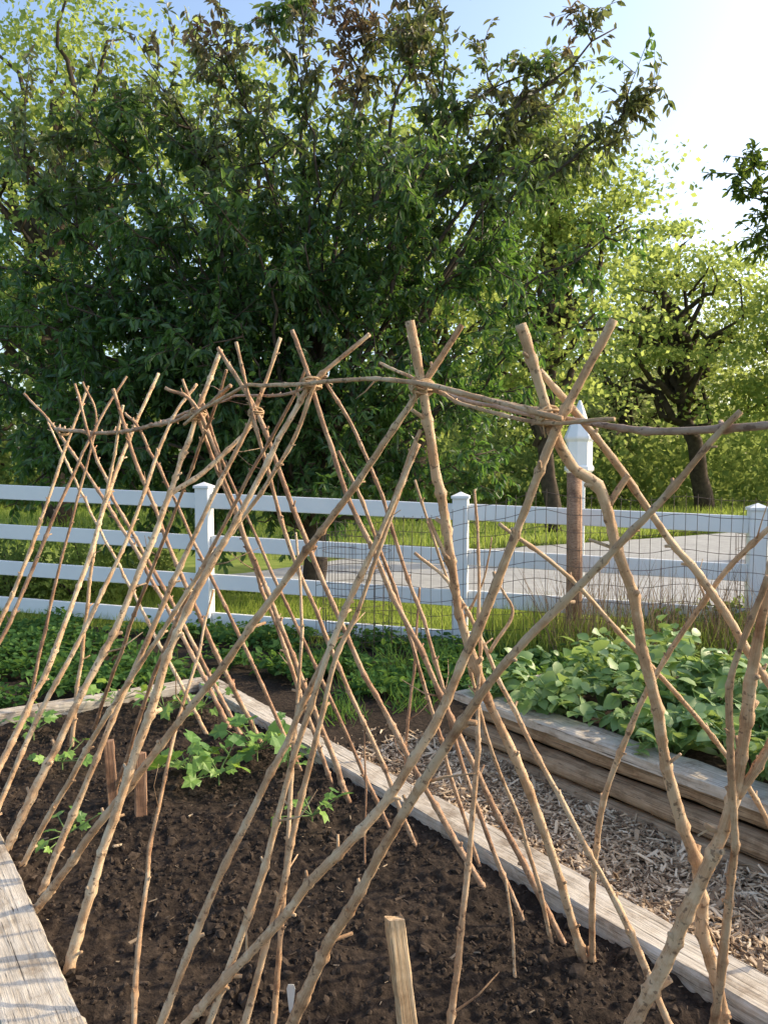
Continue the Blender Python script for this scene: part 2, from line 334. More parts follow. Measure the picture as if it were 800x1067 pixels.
o=grid('soil_fill',frs,90,40,M['soil']); del o['kind']; o.name='soil_fill'; o.parent=rb; o.location=tuple(-P(-.3,1.5,0))
# ---------------- sticks
def spec(px,py,sp):
    if sp=='g': return gnd(px,py,0.0)
    if sp=='r': return ridge(px,py)
    if isinstance(sp,tuple): return ridge(px,py,sp[1])
    return at(px,py,sp)
def depth(p): return (p-CAM)@FWD
def place3(pix,i0,s0,i1,s1):
    p0=np.array(pix[i0],float);p1=np.array(pix[i1],float); a=1/depth(spec(*p0,s0)); b=1/depth(spec(*p1,s1)); d=p1-p0
    f=lambda q:(lambda k: CAM+ray(*q)/(a+(b-a)*k))(((np.array(q,float)-p0)@d)/(d@d))
    return f
def catmull(pts,step=.025):
    pts=[2*pts[0]-pts[1]]+list(pts)+[2*pts[-1]-pts[-2]]; out=[]
    for i in range(1,len(pts)-2):
        a,b,c,d=pts[i-1:i+3]; n=max(2,int(np.linalg.norm(c-b)/step))
        for k in range(n):
            t=k/n; out.append(.5*((2*b)+(c-a)*t+(2*a-5*b+4*c-d)*t*t+(3*b-a-3*c+d)*t**3))
    out.append(pts[-2]); return np.array(out)
RS=.80
def stickgeo(mb,pts3,r0,r1,knots=True,step=.014,jm=1.0):
    p=catmull(pts3,step); n=len(p); x=np.linspace(0,1,n); ln=np.linalg.norm(np.diff(p,axis=0),axis=1).sum()
    sd=rng.uniform(0,60)
    rad=RS*(r0+(r1-r0)*x)*(1+vnoise(x*ln*6+sd,x*0,71,3,1.5)*.30)
    kn=[]
    if knots:
        q=rng.uniform(.03,.12)
        while q<ln*.97: kn.append(q/ln); q+=rng.uniform(.06,.20)
    kk=np.array([0]+kn+[1]); env=np.minimum(1,5*np.minimum(x+.02,1-x+.02))
    for k in range(3):
        p[:,k]+=np.interp(x,kk,rng.normal(0,.0032,len(kk)))*jm*env+vnoise(x*ln*1.3+sd,x*0+k*5+sd,61,3,1.2,.55)*.012*jm*env
    for kx in kn: rad*=1+rng.uniform(.08,.50)*np.exp(-((x-kx)*ln/.009)**2)
    mb.tube(p,rad,10,True,.055)
    for kx in kn:
        i=min(n-2,max(1,int(kx*n)))
        if rng.random()<.75:
            T=unit(p[i+1]-p[i-1]); q=unit(np.cross(T,rng.normal(size=3))); d=unit(T*.8+q); L=rng.uniform(.4,1.3)*rad[i]+.004
            rr=rad[i]*rng.uniform(.28,.5)
            u_=rng.random()
            if u_<.06:
                L+=rng.uniform(.06,.14); rr*=.45; e=p[i]+d*(rad[i]+L); m=(p[i]+e)/2+rng.normal(0,.008,3); mb.tube([p[i],m,e+T*L*.25],[rr*1.6,rr,rr*.5],6); continue
            if u_<.15: L+=rng.uniform(.01,.03); rr*=.8
            mb.tube([p[i],p[i]+d*(rad[i]*.9),p[i]+d*(rad[i]+L)],[rr*1.6,rr,rr*.85],6)
    return p
def stick(label,pix,i0,s0,i1,s1,r0,r1,mat='tan',forks=(),name='trellis_pole',cat='pole',group='branch poles of the bean trellis',bury=True,jm=1.0):
    f=place3(pix,i0,s0,i1,s1); pts=[f(q) for q in pix]
    if bury: pts=[pts[0]+(pts[0]-pts[1])*(.05/np.linalg.norm(pts[0]-pts[1]))]+pts
    mb=MB(); stickgeo(mb,pts,r0,r1,jm=jm)
    for fk,ra,rbb in forks: stickgeo(mb,[f(q) for q in fk],ra,rbb)
    o=mb.build(name,M[mat],None,pts[0],True,True); tag(o,label,cat,group); return o
G='g';r_='r'
# left legs
stick('thick tan pole from inside the left board with its tip above the tied knot',[(72,1008),(100,905),(148,765),(190,650),(245,545),(300,440),(325,400),(385,348)],0,G,6,r_,.020,.009,'tan')
stick('long tan pole from the left board sloping right to the tip beside the central crossing',[(34,952),(110,850),(200,735),(300,602),(370,502),(440,402),(481,338)],0,G,5,r_,.018,.010,'tan')
stick('forked tan pole at the left edge whose upper branch bends right toward the ridge',[(5,890),(60,775),(120,655),(160,560),(178,512),(205,432),(230,364)],0,G,5,r_,.021,.012,'tan',[([(176,516),(215,490),(245,460),(268,432)],.014,.011)])
stick('light tan pole at far left topped by a bare tip leaning right',[(-8,815),(45,705),(90,590),(125,480),(165,389)],0,G,3,r_,.020,.011,'tan')
stick('leftmost slim pole cut by the photo edge, crossing the far end of the ridge pole',[(-45,735),(0,648),(40,550),(70,462),(92,402)],0,G,3,r_,.02,.010,'tan')
stick('slim upright brown pole with short tip between the two left ridge tips',[(75,775),(85,680),(98,570),(116,490),(128,422)],0,G,4,r_,.014,.009,'tan')
stick('slim brown pole at the far left running parallel behind the bare tipped pole',[(-60,780),(10,648),(60,530),(102,440),(132,392)],0,G,3,r_,.016,.009,'brown')
stick('tan pole leaning right to a tip left of the forked ridge knot',[(45,925),(100,790),(165,640),(215,530),(265,430),(292,352)],0,G,4,r_,.016,.009,'tan')
stick('straight slim pole from the bottom edge to the central crossing, left one of a pair',[(160,1085),(225,925),(300,770),(360,640),(405,530),(438,448)],0,G,5,r_,.014,.008,'tan')
stick('slim tan pole from the bottom edge to the central crossing, right one of a pair',[(212,1085),(265,930),(320,745),(350,660),(395,560),(436,462)],0,G,5,('r',-.03),.013,.008,'tan')
stick('pole from the bottom edge swinging right through the middle to the tall right tip',[(185,1078),(300,945),(420,810),(492,670),(540,548),(585,440),(639,333)],0,G,5,r_,.015,.012,'tan')
stick('thickest foreground pole sloping from bottom centre up to a tip above the right ridge pole',[(296,1085),(345,980),(400,885),(505,715),(600,612),(690,520),(745,455),(772,428)],0,G,6,r_,.020,.007,'tan')
stick('thin crooked upright stick at bottom left ending below the fence',[(138,1085),(150,930),(175,800),(200,700),(222,615)],0,G,4,2.7,.010,.005,'tan')
stick('thin upright twig left of centre with its tip over the fence rails',[(284,1090),(298,880),(310,720),(314,640),(308,555)],0,G,4,2.35,.010,.005,'tan')
stick('slim near vertical stick right of the middle, bottom edge to the fence post',[(466,1090),(485,930),(496,760),(500,640),(494,510)],0,G,4,2.3,.012,.005,'tan')
stick('tan stick leaning right out of the bottom edge beside the upright twig',[(248,1090),(285,960),(315,830),(345,700),(385,600),(425,490)],0,G,5,('r',-.05),.013,.006,'tan')
stick('heavy pale forked branch in the bottom right corner',[(648,1090),(700,985),(742,895),(764,835),(782,720),(808,560)],0,G,5,1.62,.025,.012,'tan',[([(752,870),(735,860)],.008,.006),([(768,830),(805,770)],.014,.012)])
stick('slim bent branch rising beside the right photo edge behind the heavy fork',[(738,1095),(755,1000),(764,860),(760,760),(768,690),(800,600)],0,G,5,1.6,.015,.008,'tan')
# right legs
stick('thick knobbly pole with a blunt tip at the centre of the trellis, leaning left',[(607,1002),(565,860),(500,700),(472,592),(455,480),(440,402),(427,334)],0,G,5,r_,.017,.016,'tan',[([(476,612),(462,575),(447,540)],.009,.006)],jm=1.4)
stick('slim pole crossing the tied ridge knot left of centre, leaning left',[(588,985),(520,850),(430,665),(375,545),(345,465),(325,400),(304,344)],0,G,5,r_,.013,.009,'brown')
stick('slim brown pole leaning left to the second ridge tip from the left knot',[(503,925),(432,800),(370,680),(310,540),(268,430),(227,362)],0,G,4,r_,.014,.010,'brown')
stick('thin brown pole close beside the left leaning second tip',[(432,880),(385,765),(310,590),(270,455),(246,356)],0,G,3,r_,.012,.008,'brown')
stick('thick gnarled pole right of centre, bent below the ridge, foot at the right board',[(757,1080),(727,930),(690,785),(660,645),(632,522),(598,484),(572,432),(542,338)],0,G,6,r_,.020,.014,'tan',[([(634,528),(648,505),(655,495)],.010,.008)],jm=1.8)
stick('pole from the bottom right crossing left behind the heaviest pole, ending in a twiggy tip',[(702,1080),(640,940),(562,795),(510,685),(470,610),(432,576)],0,G,5,('r',.12),.013,.006,'tan',[([(510,680),(535,640),(520,610)],.007,.004)])
stick('thin stick sloping down right below the gnarled pole across the raised bed',[(835,1010),(810,880),(740,768),(640,652),(580,592),(520,546)],0,G,5,('r',.0),.011,.006,'tan')
stick('tan pole descending right from the crossing under the tall right tip to the photo edge',[(850,1100),(845,830),(772,665),(700,565),(640,478),(562,386)],0,G,5,r_,.014,.010,'tan')
stick('brown pole leaning left onto the knot at the left end of the curved ridge pole',[(362,832),(312,700),(256,560),(208,430),(172,404)],0,G,3,r_,.016,.009,'brown')
stick('dark pole leaning left in the shade of the far end of the trellis',[(272,775),(215,660),(165,540),(133,452),(118,405)],0,G,3,r_,.018,.011,'brown')
stick('dark pole with the farthest left tip pointing up left',[(238,758),(190,660),(130,555),(60,450),(25,410)],0,G,3,r_,.018,.011,'brown')
stick('dark slim pole passing under the left ridge knot between two shaded poles',[(345,815),(292,665),(240,525),(205,435),(190,395)],0,G,3,r_,.014,.008,'brown')
stick('dark pole crossing low behind the left poles toward the far tip cluster',[(250,765),(180,630),(110,500),(78,400)],0,G,2,r_,.016,.010,'brown')
stick('bowed thin stick curving up right from the soil by the right board',[(616,1002),(622,870),(650,770),(690,690),(745,605),(812,540)],0,G,5,1.75,.012,.007,'tan')
stick('slender stick leaning left in the middle of the bed ending behind the big central crossing',[(500,905),(455,760),(420,640),(380,530),(352,470)],0,G,4,('r',.08),.010,.007,'brown')
stick('slim shaded pole leaning right behind the left knot',[(98,760),(140,640),(180,540),(222,430),(236,385)],0,G,3,('r',.03),.013,.008,'brown')
stick('thin shaded pole leaning right from behind the far short stakes',[(118,835),(165,690),(225,560),(300,425),(318,385)],0,G,3,('r',.03),.012,.007,'brown')
stick('slim brown stick leaning left behind the knobbly central pole',[(545,960),(490,820),(455,690),(412,560),(380,470),(340,400)],0,G,5,('r',.05),.010,.007,'brown')
stick('brown slim pole of the far end leaning left below the shaded cluster',[(312,800),(262,690),(200,560),(150,455),(130,430)],0,G,3,('r',.02),.013,.009,'brown')
stick('tan slim pole entering at the left photo edge and leaning right below the forked pole',[(-30,905),(35,760),(85,660),(140,540),(178,440),(205,400)],0,G,4,('r',-.02),.014,.009,'tan')
stick('stray pole tip above the far left end of the ridge pole',[(30,740),(50,640),(78,530),(100,440),(86,398)],0,G,3,('r',.04),.014,.008,'brown')
stick('slim tan pole leaning right under the long central pole, starting near the forked pole foot',[(22,905),(95,775),(160,670),(225,575),(300,470),(330,395)],0,G,5,r_,.013,.008,'tan')
stick('slender pole leaning left from the far right board to behind the fence post tip',[(405,862),(345,730),(285,600),(232,480),(212,420)],0,G,4,('r',.03),.011,.007,'brown')
stick('thin pole at the far left edge leaning left over the end board',[(215,765),(150,640),(88,520),(50,440)],0,G,3,('r',.02),.014,.009,'tan')
stick('twiggy crooked stick between the central crossing and the right fence post',[(575,985),(545,870),(505,760),(480,650),(455,570),(432,500)],0,G,5,('r',.10),.009,.005,'tan',[([(480,650),(505,600),(512,560)],.005,.003)])
# ridge poles
RG='ridge poles laid along the trellis'
def rpole(label,pix,r0,r1,t,mat): return stick(label,pix,0,('r',t),len(pix)-1,('r',t),r0,r1,mat,name='ridge_pole',group=RG,bury=False,jm=.9)
rpole('greyish ridge pole running right from the central crossing out of the photo',[(905,430),(800,441),(700,446),(625,442),(572,434),(510,425),(455,408),(432,400)],.0105,.006,.03,'grey')
rpole('curved ridge pole arching from the left knot over to the right crossing',[(585,436),(500,414),(440,400),(380,396),(325,399),(262,403),(215,424),(192,442)],.0075,.009,-.035,'tan')
rpole('dark ridge pole at the far left end of the trellis',[(240,402),(205,430),(160,444),(110,451),(58,447)],.010,.015,-.03,'brown')
rpole('short thin ridge stick lashed beside the central crossing',[(588,430),(530,422),(470,409),(425,393),(396,378)],.007,.005,.05,'tan')
rpole('short twiggy branch across the ridge left of the tied knot',[(150,446),(200,428),(250,412),(300,410),(340,392)],.009,.006,.045,'grey')
rpole('thin brown ridge stick overlapping the grey one near the right crossing',[(640,437),(575,441),(520,431),(470,415),(448,402)],.006,.006,-.02,'tan')
# twine ties
def tie(px,py,label,rr=.02,n=8):
    c=ridge(px,py); mb=MB()
    for k in range(n):
        a=rng.uniform(-.6,.6)+(.9 if k%2 else -.9); ax=unit(U*cos(a)+A(0,0,1)*sin(a)); q=unit(np.cross(ax,W)); th=np.linspace(0,2*math.pi,17)
        off=ax*rng.uniform(-.014,.014)
        mb.tube([c+off+(W*cos(x)*1.9+q*sin(x)*1.3)*rr for x in th],.0030,5,False)
    mb.tube([c-W*rr*1.9,c-W*rr*2+A(.01,0,-.02),c-W*rr*1.9+A(.014,0,-.05)],.0018,5)
    tag(mb.build('twine_tie',M['twine'],None,c,True),label,'twine','twine lashings on the ridge')
tie(325,400,'twine lashing around the tied ridge knot left of centre',.018); tie(440,402,'twine lashing at the central crossing of poles',.019)
tie(572,433,'twine lashing at the right crossing under the tall right tip',.017); tie(206,431,'twine lashing at the knot on the left end of the curved ridge pole',.020)
tie(267,430,'twine lashing between the left knot and the tied ridge knot',.015); tie(66,450,'twine lashing on the dark ridge pole at the far left',.02)
# stakes
def stake(label,top,foot,w,mat='stake',name='garden_stake'):
    f=gnd(*foot); d=depth(f); t=CAM+ray(*top)*d; ax=unit(t-f); sx=unit(np.cross(ax,FWD)); sy=np.cross(ax,sx); L=np.linalg.norm(t-f)+.06; c=(t+f)/2-ax*.03
    a=R(22); X=sx*cos(a)+sy*sin(a); Y=-sx*sin(a)+sy*cos(a); nx=14; xs=np.linspace(-L/2,L/2,nx); V=[]
    for i,x in enumerate(xs):
        for (p,q) in [(-.5,-.42),(-.42,-.5),(.42,-.5),(.5,-.42),(.5,.42),(.42,.5),(-.42,.5),(-.5,.42)]: V.append((x+(rng.normal(0,.004) if i==nx-1 else 0),p*w+rng.normal(0,.0008),q*w*.7+rng.normal(0,.0008)))
    F=[(i*8+j,i*8+(j+1)%8,(i+1)*8+(j+1)%8,(i+1)*8+j) for i in range(nx-1) for j in range(8)]+[tuple(range(8))[::-1],tuple((nx-1)*8+j for j in range(8))]
    o=mesh(name,V,F,M[mat],None,None,False)
    o.matrix_world=Matrix(((ax[0],X[0],Y[0],c[0]),(ax[1],X[1],Y[1],c[1]),(ax[2],X[2],Y[2],c[2]),(0,0,0,1)))
    return tag(o,label,'stake')
stake('short raw wooden stake driven into the soil at the bottom centre',(411,957),(430,1115),.045)
stake('short brown stake at the left of the bed, left one of two',(113,772),(118,838),.045,'postwood')
stake('short brown stake at the left of the bed, right one of two',(146,785),(147,850),.05,'postwood')
stick('thin bare stick poking from the soil right of the bottom stake',[(537,1018),(533,970),(527,917)],0,G,2,2.28,.007,.005,'tan',name='marker_stick',cat='stick',group='loose sticks in the soil')
stick('thin reddish rod standing behind the middle of the trellis',[(422,800),(430,700),(437,612)],0,G,2,3.9,.010,.008,'brown',name='marker_stick',cat='stick',group='loose sticks in the soil')
stick('thin dark rod standing at the back by the raised bed corner',[(380,900),(380,820),(378,745)],0,G,2,3.0,.005,.004,'brown',name='marker_stick',cat='stick',group='loose sticks in the soil')
# plant tag
tp=gnd(303,1050); q=tp+A(0,0,.0)
V=[q+A(-.004,0,-.02),q+A(.004,0,-.02),q+A(.012,.004,.05),q+A(.008,.005,.062),q+A(-.008,.005,.062),q+A(-.012,.004,.05)]
V2=[v+A(0,.0015,0) for v in V]; tf=[(0,1,2,3,4,5),(11,10,9,8,7,6)]+[(i,(i+1)%6+0,(i+1)%6+6,i+6) for i in range(6)]
o=mesh('plant_tag',V+V2,tf,M['tag'],None,tp,False); tag(o,'small off white plant tag in the soil at the bottom edge','plant tag')
# ---------------- white fence
k0=A(.68,6.8,0); st=A(2.39,-.5,0); fu=unit(st); fn=A(fu[1],-fu[0],0)
def fp(k): return k0+st*k
def ftop(p): return -.033*(p[0]+1.7)
fe=thing('rail_fence',k0,'white four rail vinyl fence crossing behind the garden','fence')
for k in range(-5,4):
    p=fp(k); dz=ftop(p)
    mb=MB(); mb.box(p+A(0,0,.60+dz),(.135,.135,1.46),(fu,fn,A(0,0,1)),.006); mb.build('post',M['white'],fe,smooth=False)
    mb=MB(); zt=1.33+dz; b=[p+fu*a*.078+fn*c*.078+A(0,0,zt) for a,c in((-1,-1),(1,-1),(1,1),(-1,1))]; b2=[v+A(0,0,.022) for v in b]
    mb.add(b+b2+[p+A(0,0,zt+.06)],[(3,2,1,0),(0,1,5,4),(1,2,6,5),(2,3,7,6),(3,0,4,7),(4,5,8),(5,6,8),(6,7,8),(7,4,8)]); mb.build('post_cap',M['white'],fe,smooth=False)
    if k<3:
        a=p;b_=fp(k+1)
        for z in(1.21,.81,.44,.07):
            A0=a+fu*.069+A(0,0,z+ftop(a)); B0=b_-fu*.069+A(0,0,z+ftop(b_)); ax=unit(B0-A0); up=unit(np.cross(ax,-fn)); up=up if up[2]>0 else -up
            mb=MB(); mb.box((A0+B0)/2,(np.linalg.norm(B0-A0),.04,.145),(ax,fn,up),.005); mb.build('rail',M['white'],fe,smooth=False)
# tall white post with finial
tp=at(603,500,7.4); tp[2]=-.25; fpost=thing('finial_post',tp,'tall white post with a peaked cap rising behind the fence, right of the centre','post')
mb=MB(); mb.box(tp+A(0,0,.9),(.10,.10,1.8),None,.006); mb.build('post',M['white'],fpost,smooth=False)
def lathe(mb,c,prof,n=12,sq=False):
    V=[];
    for r,z in prof:
        for j in range(n):
            a=2*math.pi*(j+.5)/n; V.append(c+A(r*cos(a),r*sin(a),z))
    mb.add(V,[(i*n+j,i*n+(j+1)%n,(i+1)*n+(j+1)%n,(i+1)*n+j) for i in range(len(prof)-1) for j in range(n)]+[tuple(range(n))[::-1],tuple((len(prof)-1)*n+j for j in range(n))])
mb=MB(); lathe(mb,tp,[(.09,1.70),(.14,1.75),(.14,1.78),(.125,1.80),(.125,2.02),(.145,2.05),(.145,2.07),(.08,2.22),(.045,2.33),(.01,2.42)],8); mb.build('post_cap',M['white'],fpost,smooth=False)
# wire fence
wf0=k0-A(0,.5,0); wf=thing('wire_fence',wf0,'dark wire mesh fence on a brown wooden post in front of the white fence','wire fence')
def wp(px,z):
    d=ray(px,500); nrm=A(-fu[1],fu[0],0); k=((wf0-CAM)@nrm)/(d@nrm); p=CAM+d*k; p[2]=z+ftop(p); p[1]+=.05*sin(p[0]*5); return p
pa=wp(330,0);pb=wp(900,0); N=52; mb=MB()
xs=np.linspace(0,1,N)
def ww(f,z): 
    p=pa+(pb-pa)*f; p=p.copy(); hs=1.0+.30*min(1,max(0,(f-.1)/.35)); p[2]=z*hs+ftop(p)+.02*sin(f*19)+.012*sin(f*47); p[1]+=.07*sin(f*11); p[0]+=.012*sin(z*9+f*31); return p
for f in xs: mb.tube([ww(f,-.05),ww(f,.5),ww(f+.002,1.1)],.0024,4,False)
for z in np.linspace(.02,1.08,11): mb.tube([ww(f,z) for f in xs],.0024,4,False)
mb.build('wire_mesh',M['metal'],wf)
p=gnd(597,684,-.05); mb=MB(); mb.tube([p+A(0,0,-.1),p+A(0,0,.7),p+A(-.01,0,1.53)],[.068,.064,.06],10,True,.03); mb.build('post',M['postwood'],wf)
p=wp(880,0); mb=MB(); mb.tube([p+A(0,0,-.1),p+A(0,0,1.3)],[.05,.045],8); mb.build('post',M['postwood'],wf)
# wire cages
def cage(px,py,r,h,label):
    c=gnd(px,py,0); mb=MB(); a=np.linspace(0,2*math.pi,19)
    for z in np.linspace(.05,h,7): mb.tube([c+A(r*cos(x),r*sin(x),z) for x in a],.0022,4,False)
    for x in a[:-1]: mb.tube([c+A(r*cos(x),r*sin(x),-.03),c+A(r*cos(x),r*sin(x),h)],.0022,4,False)
    tag(mb.build('wire_cage',M['metal'],None,c),label,'plant cage','wire plant cages')
cage(800,668,.28,.95,'round wire plant cage at the right edge behind the potato plants')
cage(372,668,.3,.95,'round wire plant cage behind the middle of the trellis')
# ---------------- trees
def bez(a,b,c,n):
    t=np.linspace(0,1,n)[:,None]; return a*(1-t)**2+2*b*t*(1-t)+c*t*t
def wob(p,amp):
    n=len(p); x=np.linspace(0,1,n); s=rng.uniform(0,50); q=p.copy()
    for k in range(3): q[:,k]+=vnoise(x*5+s,x*0+k*9+s,81,3,1.2)*amp*np.minimum(1,x*4)
    return q
def rdir(n): return unit(rng.normal(size=(n,3)))
# dark plum tree
base=A(-.9,9.6,-.1); tr=thing('plum_tree',base,'large dark leaved ornamental plum tree with bronze tips filling the left and middle','tree')
tips=[(5,150,9),(60,290,8.6),(-30,400,9.5),(80,200,10.5),(150,60,9.5),(225,30,10),(300,-40,9.5),(380,20,10.5),(455,-30,9.5),(470,90,9),(530,50,10),(585,90,9.3),
 (650,20,9),(672,95,9.2),(655,130,9.4),(560,190,10.5),(510,260,8.8),(430,200,8.5),(330,250,8.3),(240,200,8.2),(160,330,8.4),(555,350,9.8),(470,400,9),(380,400,8.6),(250,420,8.6),(120,420,9),(180,430,10.5),
 (650,235,9.2),(30,480,9.4),(100,120,8.8),(320,110,8.6),(200,130,9.2),(400,320,9),(300,330,9.8),(60,440,8.4),(330,450,9.2),(-60,250,9),(210,290,8.8),(120,380,9.8),
 (0,330,8.7),(20,430,9),(90,490,8.9),(200,490,9.4),(280,490,8.7),(400,490,9.0),(500,460,9.6),(150,250,8.5),(100,335,8.9),(440,430,10.2),(-60,340,9.4),(240,340,8.4),(-30,470,9.2),(330,500,8.5),(310,470,8.6),(265,150,8.8),(350,190,8.7),(60,230,8.9)]
mb=MB(); trunk=[base,base+A(.05,0,.6),base+A(-.02,.05,1.3),base+A(.1,0,2.2),base+A(.05,.1,3.4)]; mb.tube(catmull(trunk,.2),np.linspace(.16,.10,len(catmull(trunk,.2))),10,True,.04)
LC=[];LD=[];LN=[];LL=[]
def addleaves(p0,p1,n,L,spread=.5):
    f=rng.random(n)[:,None]; c=p0+(p1-p0)*f; d=unit(p1-p0); D=unit(d*.5+rdir(n)*.8+A(0,0,-.55)); 
    LC.append(c+rdir(n)*.01);LD.append(D);LN.append(unit(rdir(n)*.8+A(0,0,.9)));LL.append(rng.uniform(.6,1.15,n)*L)
TW=MB()
for i,(px,py,Y) in enumerate(tips):
    e=at(px,py,Y); h=min(2.8,max(.9,(e[2]-1)*.42)); a=base+A(.05,0,h*.9); ln=np.linalg.norm(e-a)
    mid=(a+e)/2+A(0,0,.18*ln)+rng.normal(0,.2,3); p=wob(bez(a,mid,e,14),.6); r=np.linspace(.012*ln**.6+.012,.007,14); mb.tube(p,r,6,True,.05)
    sparse=px>570; high=py<210
    nsub=int(ln*(2.8 if sparse else (2.4 if high else (3.1 if i<39 else 3.8))))
    for s_ in range(nsub):
        f=1-(rng.random()**1.1)*(.70 if high else .80); k=int(f*13); q=p[k]; d0=unit(p[min(13,k+1)]-p[max(0,k-1)]); d=unit(d0*.7+rdir(1)[0]*.9+A(0,0,.15)); L=rng.uniform(.5,1.15)*(.55 if sparse else 1)*(1.15-.3*f)
        sp=wob(np.array([q+d*L*t+A(0,0,.06*L*t*t) for t in np.linspace(0,1,6)]),.14); TW.tube(sp,np.linspace(.012,.004,6),4)
        for tw in range(int(L*10)+2):
            g=rng.uniform(.1,1); b=sp[min(5,int(g*5.99))]; td=unit(d*.6+rdir(1)[0]-A(0,0,.05)); tl=rng.uniform(.18,.45); e2=b+td*tl
            TW.tube([b,b+td*tl*.5+A(0,0,.01),e2],[.005,.004,.002],3,False)
            addleaves(b,e2,13 if not sparse else 12,.13)
    addleaves(p[9],p[13],30,.13)
mb.build('trunk',M['trunk'],tr); TW.build('branches',M['trunk'],tr)
L=np.concatenate(LL)
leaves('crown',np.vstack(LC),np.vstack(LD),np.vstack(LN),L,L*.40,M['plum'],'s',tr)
# background trees
def bgtree(px,Y,pytop,hwpx,zbot,mat,ncl,nl,ls,label,lean=0,cr=None,group='trees beyond the road',depthr=.8,trunk_r=None,name='broadleaf_tree',limb=.42,wb=1.3,fl_=.42):
    top=at(px,pytop,Y)[2]; hw=hwpx/800*Y; X=(px-400)/800*Y; base=A(X,Y,float(gz(A(X),A(Y))[0])-.05); t=thing(name,base,label,'tree',group)
    H=top-base[2]; r=trunk_r or .022*H+.05; ht=H*.72
    tp=[base,base+A(lean*.2,0,ht*.25),base+A(lean*.45,.1,ht*.5),base+A(lean*.6,0,ht*.75),base+A(lean,0,ht)]; tp=wob(catmull([np.array(q) for q in tp],H/20),.8)
    mb=MB(); mb.tube(tp,np.linspace(r,r*.3,len(tp)),7,True,.05)
    cz=(top+zbot)/2; ch=(top-zbot)/2; cr=cr or ch*.16
    cc=[]
    while len(cc)<ncl:
        q=rng.uniform(-1,1,3); rr=np.linalg.norm(q)
        if rr>1 or rr<.3: continue
        cc.append(A(X+lean*.8+q[0]*hw*(1-.25*max(0,q[2])),Y+q[1]*hw*depthr,cz+q[2]*ch))
    cc=np.array(cc)
    for j,q in enumerate(cc):
        if j%2==0:
            i=int(np.clip((q[2]-base[2])/ht*.62*len(tp),len(tp)*.28,len(tp)-1)); a=tp[i]; m=(a+q)/2+A(0,0,.05*np.linalg.norm(q-a)); mb.tube(wob(bez(a,m,q,9),wb),np.linspace(r*limb,.02,9),4,False)
    mb.build('trunk',M['trunk_far'],t)
    idx=rng.integers(0,ncl,ncl*nl); sz=rng.uniform(.5,1.35,ncl)[idx][:,None]
    off=rng.normal(size=(ncl*nl,3))*A(1.25,1.25,fl_)*cr*sz; off[:,2]-=.10*np.hypot(off[:,0],off[:,1]); Cn=cc[idx]+off
    D=unit(rdir(len(Cn))+A(0,0,-.2)); Nn=unit(rdir(len(Cn))*.9+A(0,0,.7)); L=rng.uniform(.6,1.3,len(Cn))*ls
    leaves('crown',Cn,D,Nn,L,L*.72,M[mat],'q',t)
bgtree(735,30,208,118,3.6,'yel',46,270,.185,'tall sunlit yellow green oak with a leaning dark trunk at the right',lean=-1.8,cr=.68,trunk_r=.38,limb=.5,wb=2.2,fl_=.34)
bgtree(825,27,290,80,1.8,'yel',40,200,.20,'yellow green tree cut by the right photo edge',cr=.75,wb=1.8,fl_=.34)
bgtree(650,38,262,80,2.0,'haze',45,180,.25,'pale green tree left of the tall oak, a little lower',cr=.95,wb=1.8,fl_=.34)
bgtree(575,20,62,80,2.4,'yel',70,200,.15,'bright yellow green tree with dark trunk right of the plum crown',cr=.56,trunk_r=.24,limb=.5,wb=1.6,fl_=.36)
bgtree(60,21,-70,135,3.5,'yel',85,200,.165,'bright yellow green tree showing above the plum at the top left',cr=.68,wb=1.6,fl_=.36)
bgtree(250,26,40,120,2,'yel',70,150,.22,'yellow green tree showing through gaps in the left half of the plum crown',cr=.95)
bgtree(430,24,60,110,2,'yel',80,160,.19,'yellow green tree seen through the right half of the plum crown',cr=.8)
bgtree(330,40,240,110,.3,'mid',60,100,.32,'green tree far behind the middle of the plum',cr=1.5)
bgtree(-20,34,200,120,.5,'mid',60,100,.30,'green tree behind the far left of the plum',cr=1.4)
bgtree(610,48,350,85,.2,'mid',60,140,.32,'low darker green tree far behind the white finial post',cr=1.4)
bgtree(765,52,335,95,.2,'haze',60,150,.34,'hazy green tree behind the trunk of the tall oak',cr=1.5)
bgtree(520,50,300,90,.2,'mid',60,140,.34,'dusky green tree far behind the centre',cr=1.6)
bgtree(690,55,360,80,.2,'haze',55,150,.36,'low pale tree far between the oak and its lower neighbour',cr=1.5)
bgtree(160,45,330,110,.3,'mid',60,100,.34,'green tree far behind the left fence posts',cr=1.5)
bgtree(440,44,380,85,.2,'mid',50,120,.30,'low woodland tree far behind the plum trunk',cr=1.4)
# dark tree at right edge with overhanging branch
base=A(9.6,15,-.3); t=thing('overhanging_tree',base,'dark leaved tree whose branch hangs in from the top right edge','tree')
mb=MB(); mb.tube(catmull([base,base+A(0,0,3),base+A(-.2,0,6),base+A(0,0,8.5)],.5),.2,8); LC=[];LD=[];LN=[];LL=[]
for (px,py,Y) in [(768,185,14),(775,205,14.3),(785,165,14.5),(790,240,14.5),(840,120,15),(900,200,14),(860,260,15),(1000,250,16),(825,180,13.6)]:
    e=at(px,py,Y); a=base+A(0,0,max(3.5,e[2]-2.2)); p=wob(bez(a,(a+e)/2+A(0,0,.7),e,10),.4); mb.tube(p,np.linspace(.07,.012,10),5)
    for k in range(30):
        i=rng.integers(4,10); d=unit(rdir(1)[0]+unit(p[9]-p[5])*.5); b=p[i]; L=rng.uniform(.25,.6); mb.tube([b,b+d*L],[.01,.004],3,False); addleaves(b,b+d*L,12,.17)
mb.build('trunk',M['trunk'],t); L=np.concatenate(LL); leaves('crown',np.vstack(LC),np.vstack(LD),np.vstack(LN),L,L*.42,M['dk'],'s',t)
